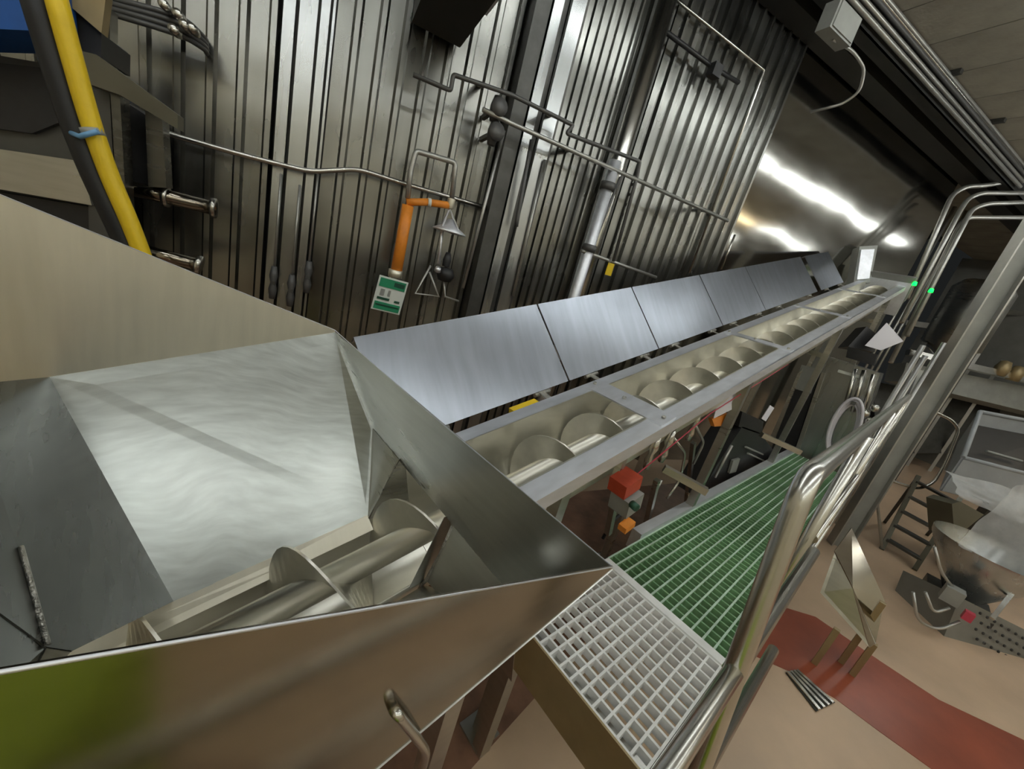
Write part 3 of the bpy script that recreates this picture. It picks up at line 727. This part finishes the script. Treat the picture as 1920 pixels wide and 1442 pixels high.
# small coloured things in the gap behind the trough
gp = C(1.10, 1.175, W0-0.03)
o = MB().box(gp, EU*0.08, EV*0.02, EW*0.02).build('yellow_hang_tag', 'yellow_rubber'); tag(o, 'yellow tag lying in the gap under the nearest lid', 'tag')
o = MB().tube([C(1.2, 1.17, W0-0.05), C(1.6, 1.18, W0-0.05), C(2.0, 1.17, W0-0.05), C(5.5, 1.165, W0-0.05)], 0.018, 8).build('gap_cable', 'black_rubber'); tag(o, 'black cable running in the gap under the lids', 'cable')
# safety pull-cord switch
ps_ = thing('pull_cord_switch', 'red and grey pull cord safety switch under the trough', 'switch', D(1175, 930, 1.75))
c = D(1172, 905, 1.72)
MB().box(c, EU*0.06, EV*0.045, EW*0.035).build('red_cover', 'red', ps_)
MB().box(c+Vector((0.03, -0.02, -0.085)), EU*0.055, EV*0.05, EW*0.045).build('body', 'grey_paint', ps_)
MB().lathe(D(1185, 945, 1.66), Vector((-.4, -1, .1)), [(0.001, 0.03), (0.018, 0.03), (0.018, 0.0), (0.001, 0)], 12).build('button', 'dark_green', ps_)
MB().tube([c+EU*0.07, C(2.1, 0.70, W0-0.16), C(3.3, 0.70, W0-0.15)], 0.0035, 6).build('pull_cord', 'pink_red', ps_)
MB().box(D(1175, 985, 1.7), EU*0.035, EV*0.02, EW*0.015).build('amber_reflector', 'orange', ps_)
MB().bar(c+EV*0.05, C(1.35, 0.74, W0-0.1), 0.03, 0.03).build('bracket', 'brushed_steel', ps_)
# pneumatic fittings
for i, (px, py, k) in enumerate(((1222, 850, 1.95), (1250, 838, 2.05), (1300, 800, 2.3))):
    c = D(px, py, k); 
    t = thing('air_fitting', ('nearest', 'middle', 'farthest')[i]+' steel air fitting hanging under the trough flange', 'fitting', c)
    MB().lathe(c, Zv, [(0.001, -0.09), (0.015, -0.09), (0.022, -0.04), (0.012, 0), (0.024, 0.03), (0.014, 0.10), (0.001, 0.10)], 10).build('body', 'pipe_steel', t)
    MB().bar(c+Zv*0.09, (c.x, YF-0.03, C(0, 0, 0).z if False else c.z+0.16), 0.012, 0.012).build('stem', 'pipe_steel', t)
lb = thing('label_plate', 'pale grey rating plate fixed on the trough side', 'plate', D(1360, 765, 2.5))
dquad([(1352, 735), (1388, 722), (1378, 765), (1338, 785)], 2.45, 0.006, 'plate', 'paper', lb)
o = dquad([(1428, 785), (1444, 760), (1452, 765), (1436, 790)], 2.7, 0.006, 'hang_label', 'paper', None); tag(o, 'small white label hanging below the trough', 'label')
o = dquad([(1335, 785), (1368, 775), (1365, 798), (1340, 800)], 2.5, 0.05, 'orange_cap', 'orange', None); tag(o, 'orange cap of a sensor under the trough', 'sensor')
# black stand-alone vacuum unit
def yquad(p, y, t, name, material, parent=None): return MB().prism([HY(a, b_, y) for a, b_ in p], (0, t, 0)).build(name, material, parent)
def xquad(p, x, t, name, material, parent=None): return MB().prism([HX(a, b_, x) for a, b_ in p], (t, 0, 0)).build(name, material, parent)
bk = thing('black_floor_cleaner', 'black floor cleaning machine with a blocky head under the trough', 'cleaner', (*HY(1380, 860, .85).to_2d(), 0))
yquad([(1392, 772), (1432, 790), (1428, 815), (1385, 800)], .80, .16, 'head', 'black_plastic', bk)
yquad([(1392, 800), (1425, 812), (1455, 850), (1400, 905), (1310, 935), (1345, 870)], .80, .20, 'body', 'black_plastic', bk)
MB().tube([HY(1340, 895, .77), HY(1372, 835, .77)], 0.012, 8).build('handle_rod', 'conduit', bk)
yquad([(1375, 864), (1388, 860), (1380, 885), (1368, 888)], .775, .02, 'panel', 'grey_paint', bk)
for a, b_ in (((1398, 838), (1430, 852)), ((1402, 850), (1432, 864))):
    MB().tube([HY(*a, .78), HY(*b_, .78)], 0.009, 6).build('grip', 'grey_paint', bk)
p = HY(1370, 880, .88); MB().bar((p.x, p.y, p.z), (p.x, p.y, 0.0), 0.3, 0.16).build('base', 'black_plastic', bk)
for i, (pl, mt, lab) in enumerate((
        (((1130, 1010), (1150, 975), (1170, 960), (1200, 930)), 'black_rubber', 'black air hose looping by the hopper corner'),
        (((1240, 900), (1225, 930), (1210, 985)), 'conduit', 'grey air line dropping beside the red switch'),
        (((1262, 820), (1285, 850), (1275, 900), (1250, 935)), 'pipe_steel', 'bent steel air line behind the near tie bar'),
        (((1300, 790), (1320, 830), (1300, 870)), 'conduit', 'grey air line below the rating plate'))):
    o = MB().tube([HY(x, y, .76+.02*i) for x, y in pl], 0.009, 8, 0.06).build('air_line', mt); tag(o, lab, 'hose')
for i, (a, b_, yy) in enumerate((((1140, 1000), (1163, 890), .74), ((1205, 1010), (1232, 900), .78), ((1285, 960), (1300, 830), .9))):
    o = MB().bar(HY(*a, yy), HY(*b_, yy), 0.03, 0.03).build('frame_upright', 'brushed_steel'); tag(o, ('nearest', 'second', 'third')[i]+' slim steel upright under the trough', 'upright')
# cross struts from conveyor stand to platform
for i, (a, b_, k1_, k2_) in enumerate((((1245, 878), (1325, 922), 1.95, 1.9), ((1428, 815), (1500, 848), 2.75, 2.75))):
    o = MB().bar(D(*a, k1_), D(*b_, k2_), 0.035, 0.035).build('tie_bar', 'brushed_steel')
    tag(o, ('near' if i == 0 else 'far')+' steel tie bar between the conveyor and the walkway', 'bar')
# cabinets beyond
XC = 5.80
cb_ = thing('black_cabinet', 'tall black cabinet with a grey top beyond the black cleaner', 'cabinet', (*HX(1490, 780, XC).to_2d(), 0))
xquad([(1508, 690), (1538, 698), (1470, 900), (1420, 880)], XC, .4, 'body', 'black_plastic', cb_)
xquad([(1503, 684), (1535, 692), (1520, 738), (1487, 728)], XC-.02, .02, 'grey_head', 'grey_paint', cb_)
xquad([(1540, 698), (1547, 700), (1480, 900), (1472, 898)], XC-.03, .1, 'edge_post', 'brushed_steel', cb_)
xquad([(1496, 700), (1506, 690), (1430, 880), (1420, 876)], XC-.03, .1, 'edge_post', 'brushed_steel', cb_)
gc = thing('grey_cabinet', 'tall brownish steel cabinet carrying the coiled white hose', 'cabinet', (*HX(1560, 800, XC).to_2d(), 0))
xquad([(1550, 668), (1650, 700), (1570, 940), (1470, 905)], XC, .5, 'body', 'flat_sheet', gc)
xquad([(1572, 693), (1612, 704), (1610, 709), (1570, 698)], XC-.03, .03, 'bright_trim', 'white_sign', gc)
xquad([(1590, 650), (1645, 665), (1638, 686), (1586, 670)], XC-.15, .14, 'black_rail', 'black_plastic', gc)
for x, y in ((1604, 720), (1620, 722), (1638, 730)):
    MB().tube([HX(x, y-28, XC-.05), HX(x-22, y+50, XC-.05)], 0.020, 8).build('pipe', 'pipe_steel', gc)
for x, y in ((1622, 775), (1640, 765), (1630, 790)):
    MB().lathe(HX(x, y, XC-.06), (-1, 0, 0), [(0.001, 0.05), (0.035, 0.05), (0.045, 0.0), (0.02, -0.05)], 10).build('valve', 'pipe_steel', gc)
ch = thing('coiled_hose', 'white hose coiled in a loop on the brownish cabinet', 'hose', HX(1582, 800, XC-.1))
for j in range(3):
    pts = []
    for i in range(33):
        a = 2*math.pi*i/32; rx, ry = 20+j*3, 50+j*4
        xx, yy = rx*math.cos(a), ry*math.sin(a); ro = R(24)
        pts.append(HX(1582+xx*math.cos(ro)-yy*math.sin(ro)+j, 805+xx*math.sin(ro)+yy*math.cos(ro)-j*2, XC-.06-j*0.03))
    MB().tube(pts, 0.016, 8).build('loop', 'white_plastic', ch)
MB().bar(HX(1600, 756, XC-.14), HX(1600, 756, XC+.01), 0.04, 0.04).build('hook', 'dark_steel', ch)
pp = thing('hanging_paper', 'white sheet of paper hanging under the far conveyor end', 'paper', D(1660, 635, 4.6))
dquad([(1663, 605), (1694, 640), (1652, 657), (1622, 648)], 4.6, 0.006, 'sheet', 'paper', pp)
o = dquad([(1590, 650), (1640, 660), (1648, 630), (1625, 612)], 4.7, 0.15, 'black_bag', 'black_plastic', None); tag(o, 'black bag slung beneath the far conveyor end', 'bag')
fb = thing('far_control_box', 'tall pale grey control box standing at the far conveyor end', 'control box', D(1620, 500, 7.9))
p = D(1620, 500, 5.5); MB().bar((p.x, p.y, 0), (p.x, p.y, p.z), 0.10, 0.10).build('pedestal', 'grey_paint', fb)
dquad([(1612, 462), (1646, 460), (1632, 530), (1600, 532)], 5.4, 0.12, 'box', 'grey_paint', fb)
dquad([(1615, 468), (1640, 467), (1630, 522), (1607, 524)], 5.38, 0.02, 'door', 'flange_steel', fb)

# ================================================================== FAR END SERVICES
KF = 5.5
runs = [[(1896, 322), (1890, 340), (1850, 348), (1810, 350), (1785, 365), (1700, 560)],
        [(1960, 362), (1840, 362), (1815, 372), (1800, 395), (1690, 605)],
        [(1960, 378), (1850, 382), (1822, 392), (1700, 630)],
        [(1960, 408), (1815, 408), (1800, 420), (1670, 680)]]
LBL = ('topmost', 'second', 'third', 'lowest')
for i, r_ in enumerate(runs):
    o = MB().tube([D(x, y, KF+i*0.05) for x, y in r_], 0.030, 8, 0.25).build('far_conduit', 'conduit')
    tag(o, f'{LBL[i]} of four conduits bending down at the far corner', 'conduit', 'far corner conduits')
for i, (x, w_) in enumerate(((1770, 3), (1782, 3), (1756, 4))):
    p = D(x, 450, 7.4); o = MB().tube([(p.x, p.y, 0), (p.x, p.y, CEIL)], 0.03, 8).build('far_riser', 'conduit')
    tag(o, ('middle', 'right', 'left')[i]+' upright riser pipe behind the far conveyor end', 'pipe', 'far riser pipes')
# tall steel column beyond the walkway
cl = thing('steel_column', 'tall grey channel column just beyond the walkway handrail', 'column', (*D(1722, 781, 4.0).to_2d(), 0))
p = D(1735, 760, 4.0); e1 = Vector((0.55, -0.83, 0)); e2 = Vector((0.83, 0.55, 0))
MB().box((p.x, p.y, CEIL/2), e1*0.085, e2*0.008, Zv*(CEIL/2)).build('web', 'grey_paint', cl)
for s_ in (-1, 1):
    q = Vector((p.x, p.y, CEIL/2))+e1*0.085*s_
    MB().box(q, e1*0.007, e2*0.06, Zv*(CEIL/2)).build('channel_flange', 'conduit', cl)
p = D(1660, 780, 4.6)
for i, (x, kk) in enumerate(((1655, 4.4), (1640, 4.5), (1675, 4.7))):
    p = D(x, 800, kk); o = MB().tube([(p.x, p.y, 0), (p.x, p.y, CH+0.2+0.1*i)], 0.026, 8).build('upright_pipe', 'conduit')
    tag(o, ('middle', 'left', 'right')[i]+' of three upright pipes behind the handrail', 'pipe', 'pipes behind the handrail')
# far line of machinery at the right
fm = thing('far_machine_frame', 'dim steel machine frame with long horizontal rails at the far right', 'machine', (*D(1800, 700, 8.5).to_2d(), 0))
dquad([(1708, 655), (2000, 722), (2000, 735), (1705, 665)], 8.0, 0.1, 'rail', 'pipe_steel', fm)
dquad([(1700, 680), (2000, 740), (2000, 790), (1690, 715)], 8.3, 0.4, 'side_panel', 'grey_paint', fm)
dquad([(1700, 600), (2000, 640), (2000, 650), (1698, 610)], 9.5, 0.1, 'rail', 'conduit', fm)
dquad([(1820, 575), (2000, 590), (2000, 598), (1818, 583)], 9.0, 0.1, 'rail', 'pipe_steel', fm)
dquad([(1640, 715), (2000, 790), (2000, 850), (1640, 850)], 9.2, 0.5, 'body', 'dark_steel', fm)
for x in (1740, 1850, 1905):
    p = D(x, 640, 8.4); MB().bar((p.x, p.y, 0), (p.x, p.y, CH+0.75), 0.06, 0.06).build('upright', 'conduit', fm)
for x, y in ((1880, 690), (1905, 700)):
    MB().lathe(D(x, y, 8.0), Zv, [(0.001, 0.16), (0.08, 0.14), (0.12, 0.0), (0.10, -0.16), (0.001, -0.16)], 10).build('motor', 'brown_steel', fm)
tk = thing('far_tank', 'pale cylindrical tank catching light at the far right', 'tank', (*D(1840, 520, 7.9).to_2d(), 0))
p = D(1860, 520, 7.0); MB().lathe((p.x, p.y, 0), Zv, [(0.02, CH+0.35), (0.42, CH+0.65), (0.42, CH+1.7), (0.3, CH+1.85), (0.02, CH+1.9)], 32).build('shell', 'brushed_steel', tk)
for an in range(3):
    q = Vector((math.cos(an*2.1), math.sin(an*2.1), 0))*0.38
    MB().bar((p.x+q.x, p.y+q.y, 0), (p.x+q.x, p.y+q.y, CH+0.6), 0.07, 0.07).build('leg', 'dark_steel', tk)
tk = None
tk2 = thing('far_beam', 'dark overhead steel beam crossing the far right background', 'beam', D(1830, 430, 9))
dquad([(1760, 425), (2000, 440), (2000, 470), (1750, 445)], 9.5, 0.2, 'beam', 'dark_steel', tk2)
bn = thing('black_slot_panel', 'grey panel with two black slots behind the steel column', 'panel', D(1730, 720, 5.4))
dquad([(1712, 690), (1752, 700), (1722, 765), (1690, 745)], 5.6, 0.1, 'panel', 'grey_paint', bn)
dquad([(1712, 702), (1720, 704), (1700, 750), (1692, 746)], 5.55, 0.03, 'slot', 'black_plastic', bn)
p = D(1715, 740, 5.66); MB().bar((p.x, p.y, 0), (p.x, p.y, p.z), 0.10, 0.08).build('pedestal', 'grey_paint', bn)
dquad([(1732, 708), (1744, 711), (1722, 760), (1711, 756)], 5.55, 0.03, 'slot', 'black_plastic', bn)

# ================================================================== FLOOR THINGS AT THE RIGHT
# folded steel ramp plate
rp = thing('steel_ramp', 'folded bright steel plate standing on short legs beside the walkway', 'ramp', (*D(1600, 1150, 2.6).to_2d(), 0))
kk = 2.75
dquad([(1597, 990), (1659, 1126), (1642, 1205), (1599, 1101), (1565, 1034)], [kk+.25, kk+.05, kk-.12, kk, kk+.12], 0.006, 'top_plate', 'mirror_steel', rp)
dquad([(1565, 1036), (1599, 1103), (1641, 1207), (1630, 1214), (1538, 1111)], [kk+.12, kk, kk-.12, kk-.10, kk+.10], 0.006, 'side_plate', 'brushed_steel', rp)
for x, y in ((1640, 1207), (1570, 1180), (1656, 1130)):
    p = D(x, y, kk-.08); MB().bar((p.x, p.y, p.z), (p.x, p.y, 0), 0.035, 0.035).build('leg', 'brown_steel', rp)
# floor drain
dr = thing('floor_drain', 'steel floor drain grate beside the red painted band', 'drain', HZ(1525, 1290, 0.0))
q = [HZ(x, y, 0.004) for x, y in ((1473, 1262), (1495, 1258), (1565, 1318), (1530, 1335))]
MB().prism(q, (0, 0, 0.006)).build('frame', 'dark_steel', dr)
for i in range(4):
    t_ = 0.12+0.25*i; a = q[0]*(1-t_)+q[1]*t_; b_ = q[3]*(1-t_)+q[2]*t_
    MB().bar(a+Zv*0.012, b_+Zv*0.012, 0.022, 0.012).build('grate_bar', 'pipe_steel', dr)
# step ladder with loop handles
sl = thing('step_ladder', 'dark steel step ladder with pale loop handles standing on the tan floor', 'ladder', HZ(1690, 1070, 0))
Lb, Rb = HZ(1650, 1034, 0), HZ(1702, 1086, 0)
Lt, Rt = HZ(1650, 1034, 0)*1.0, None
KL = 4.75
Lt, Rt = D(1722, 893, KL+.22), D(1800, 935, KL+.22)
Rb = D(1702, 1086, KL-.25); Rb.z = 0; Lb = D(1650, 1034, KL+.0); Lb.z = 0
for a, b_ in ((Lb, Lt), (Rb, Rt)):
    MB().bar(a, b_, 0.045, 0.05).build('side_rail', 'olive_box', sl)
    q = b_+Vector((0.5, 0.0, 0)); MB().bar(b_, (q.x, q.y, 0), 0.035, 0.035).build('rear_leg', 'dark_steel', sl)
exl = (Rt-Lt).normalized()
for t in (0.14, 0.33, 0.52, 0.72, 0.93):
    a, b_ = Lb.lerp(Lt, t), Rb.lerp(Rt, t)
    MB().box((a+b_)/2, (b_-a)/2, Vector((0.05, 0.0, 0.0)), Zv*0.014).build('step', 'dark_steel', sl)
MB().tube([D(x, y, k) for x, y, k in ((1712, 760, KL+.2), (1752, 772, KL+.2), (1785, 788, KL+.2), (1798, 805, KL+.2), (1772, 870, KL+.2), (1752, 905, KL+.2), (1722, 918, KL+.2), (1645, 893, KL+.2))], 0.018, 8, 0.12).build('loop_handle', 'pipe_steel', sl)
MB().tube([D(1712, 760, KL+.2), D(1640, 895, KL+.2), Lb+Zv*0.02], 0.016, 8).build('handle_post', 'conduit', sl)
# grey bin with black contents on a stand, plastic film, cone hopper and perforated base
st = thing('bagging_machine', 'bagging machine with steel cone hopper and perforated base at the right edge', 'machine', HZ(1860, 1330, 0))
dquad([(1800, 1120), (1960, 1200), (1960, 1330), (1765, 1205)], 3.45, 0.5, 'base_cabinet', 'grey_panel', st)
pc = None
A_, B_, C_ = D(1838, 1150, 3.43), D(1938, 1208, 3.43), D(1826, 1195, 3.43)
nn = (B_-A_).cross(C_-A_).normalized(); nn = -nn if nn.dot(ray(1850, 1180)) > 0 else nn
for i in range(8):
    for j in range(4):
        c = A_+(B_-A_)*(i/7.5+(j % 2)*0.06)+(C_-A_)*(j/3)
        o = MB().lathe(c, nn, [(0.0135, -0.002), (0.0135, 0.003), (0.0001, 0.003)], 8)
        if pc is None: pc = o.build('punched_hole', 'black_plastic', st); pc0 = c
        else:
            d2 = pc.copy(); col.objects.link(d2); d2.parent = st; d2.matrix_parent_inverse = pc.matrix_parent_inverse.copy(); d2.location = c-pc0
cc = D(1850, 1050, 3.6)
MB().lathe(cc-Zv*0.45, Zv, [(0.08, 0), (0.12, 0.02), (0.40, 0.50), (0.41, 0.56)], 28).build('cone_hopper', 'flat_sheet', st)
MB().box(cc-Zv*0.75, Vector((0.22, 0, 0)), Vector((0, 0.22, 0)), Zv*0.30).build('gear_housing', 'dark_steel', st)
MB().box(D(1785, 1115, 3.4), Vector((0.06, 0, 0)), Vector((0, 0.06, 0)), Zv*0.07).build('sensor_box', 'grey_paint', st)
MB().box(D(1815, 1155, 3.35), Vector((0.03, 0, 0)), Vector((0, 0.03, 0)), Zv*0.04).build('red_knob', 'pink_red', st)
for i, pl in enumerate((((1752, 1025), (1765, 1075), (1790, 1105)), ((1712, 1110), (1720, 1165), (1760, 1182), (1800, 1165)), ((1735, 1110), (1750, 1150), (1780, 1140)))):
    MB().tube([D(x, y, 3.4-0.02*i) for x, y in pl], 0.012, 8, 0.25).build('cable', 'conduit', st)
MB().bar(D(1860, 1160, 3.3), D(1915, 1090, 3.4), 0.03, 0.03).build('lever', 'pipe_steel', st)
dquad([(1785, 945), (1800, 940), (1845, 965), (1790, 1010)], 4.0, 0.25, 'olive_chute', 'olive_box', st)
tb_ = thing('tote_bin', 'grey tote bin holding black trays at the right edge', 'bin', D(1880, 900, 4.1))
KB = 4.1
bo = [D(1838, 772, KB+.3), D(1985, 800, KB+.3), D(1970, 900, KB-.1), D(1806, 858, KB-.1)]
dn = Vector((0, 0, -0.40))
for i in range(4):
    a, b_ = bo[i], bo[(i+1) % 4]
    MB().sheet([a, b_, b_+dn, a+dn], 0.012).build('side', 'bin_grey', tb_)
    MB().tube([a, b_], 0.022, 8).build('rim', 'bin_grey', tb_)
MB().sheet([p+dn for p in bo], 0.012).build('base', 'bin_grey', tb_)
cen = sum(bo, Vector())/4
tr = MB().sheet([cen+(p-cen)*0.93+dn*0.35 for p in bo], 0.05).build('black_tray', 'black_plastic', tb_)
MB().tube([cen+(bo[3]-cen)*0.5+dn*0.18+(bo[0]-bo[3])*0.1, cen+(bo[2]-cen)*0.35+dn*0.18], 0.014, 8).build('tray_handle', 'grey_paint', tr)
q_ = cen+dn+Vector((0.35, -0.35, 0))
MB().box((q_.x, q_.y, q_.z/2), Vector((0.25, 0, 0)), Vector((0, 0.2, 0)), Zv*(q_.z/2)).build('stand', 'dark_steel', tb_)
# crumpled film
def film(name, corners, n, amp, material, seed):
    rnd = random.Random(seed); a, b_, c_, d_2 = corners; vs = []; fs = []
    for j in range(n+1):
        for i in range(n+1):
            u_, v_ = i/n, j/n
            p = a*(1-u_)*(1-v_)+b_*u_*(1-v_)+c_*u_*v_+d_2*(1-u_)*v_
            p = p+Vector((rnd.uniform(-1, 1), rnd.uniform(-1, 1), rnd.uniform(-1, 1)))*amp
            vs.append(p)
    for j in range(n):
        for i in range(n): fs.append((j*(n+1)+i, j*(n+1)+i+1, (j+1)*(n+1)+i+1, (j+1)*(n+1)+i))
    o = MB().add(vs, fs, True).build(name, material)
    o.modifiers.new('subdivision', 'SUBSURF').levels = 1; o.modifiers['subdivision'].render_levels = 1
    return o
o = film('plastic_film', [D(1775, 880, 3.75), D(1960, 940, 3.6), D(1960, 1000, 3.5), D(1800, 935, 3.6)], 9, 0.03, 'film', 3)
tag(o, 'crumpled clear plastic film draped below the grey bin', 'film')
o = film('plastic_liner', [D(1900, 915, 3.4), D(1970, 900, 3.4), D(1960, 1100, 3.3), D(1795, 1022, 3.45)], 8, 0.015, 'film', 5)
tag(o, 'smooth pale plastic liner hanging over the cone hopper', 'film')
# lime drum added out of frame for a green reflection in the hopper front
ld = thing('added_lime_drum', 'added lime green drum, unseen but mirrored at the left of the hopper front', 'drum', (-0.47, -0.62, 0))
MB().lathe((-0.47, -0.62, 0), Zv, [(0.001, 0.0), (0.46, 0.0), (0.46, 0.02), (0.47, 0.5), (0.46, 0.52), (0.47, 1.08), (0.45, 1.1), (0.001, 1.1)], 32).build('shell', 'lime', ld)
MB().lathe((-0.47, -0.62, 1.1), Zv, [(0.46, -0.02), (0.475, 0.0), (0.46, 0.02), (0.001, 0.02)], 32).build('lid', 'lime', ld)
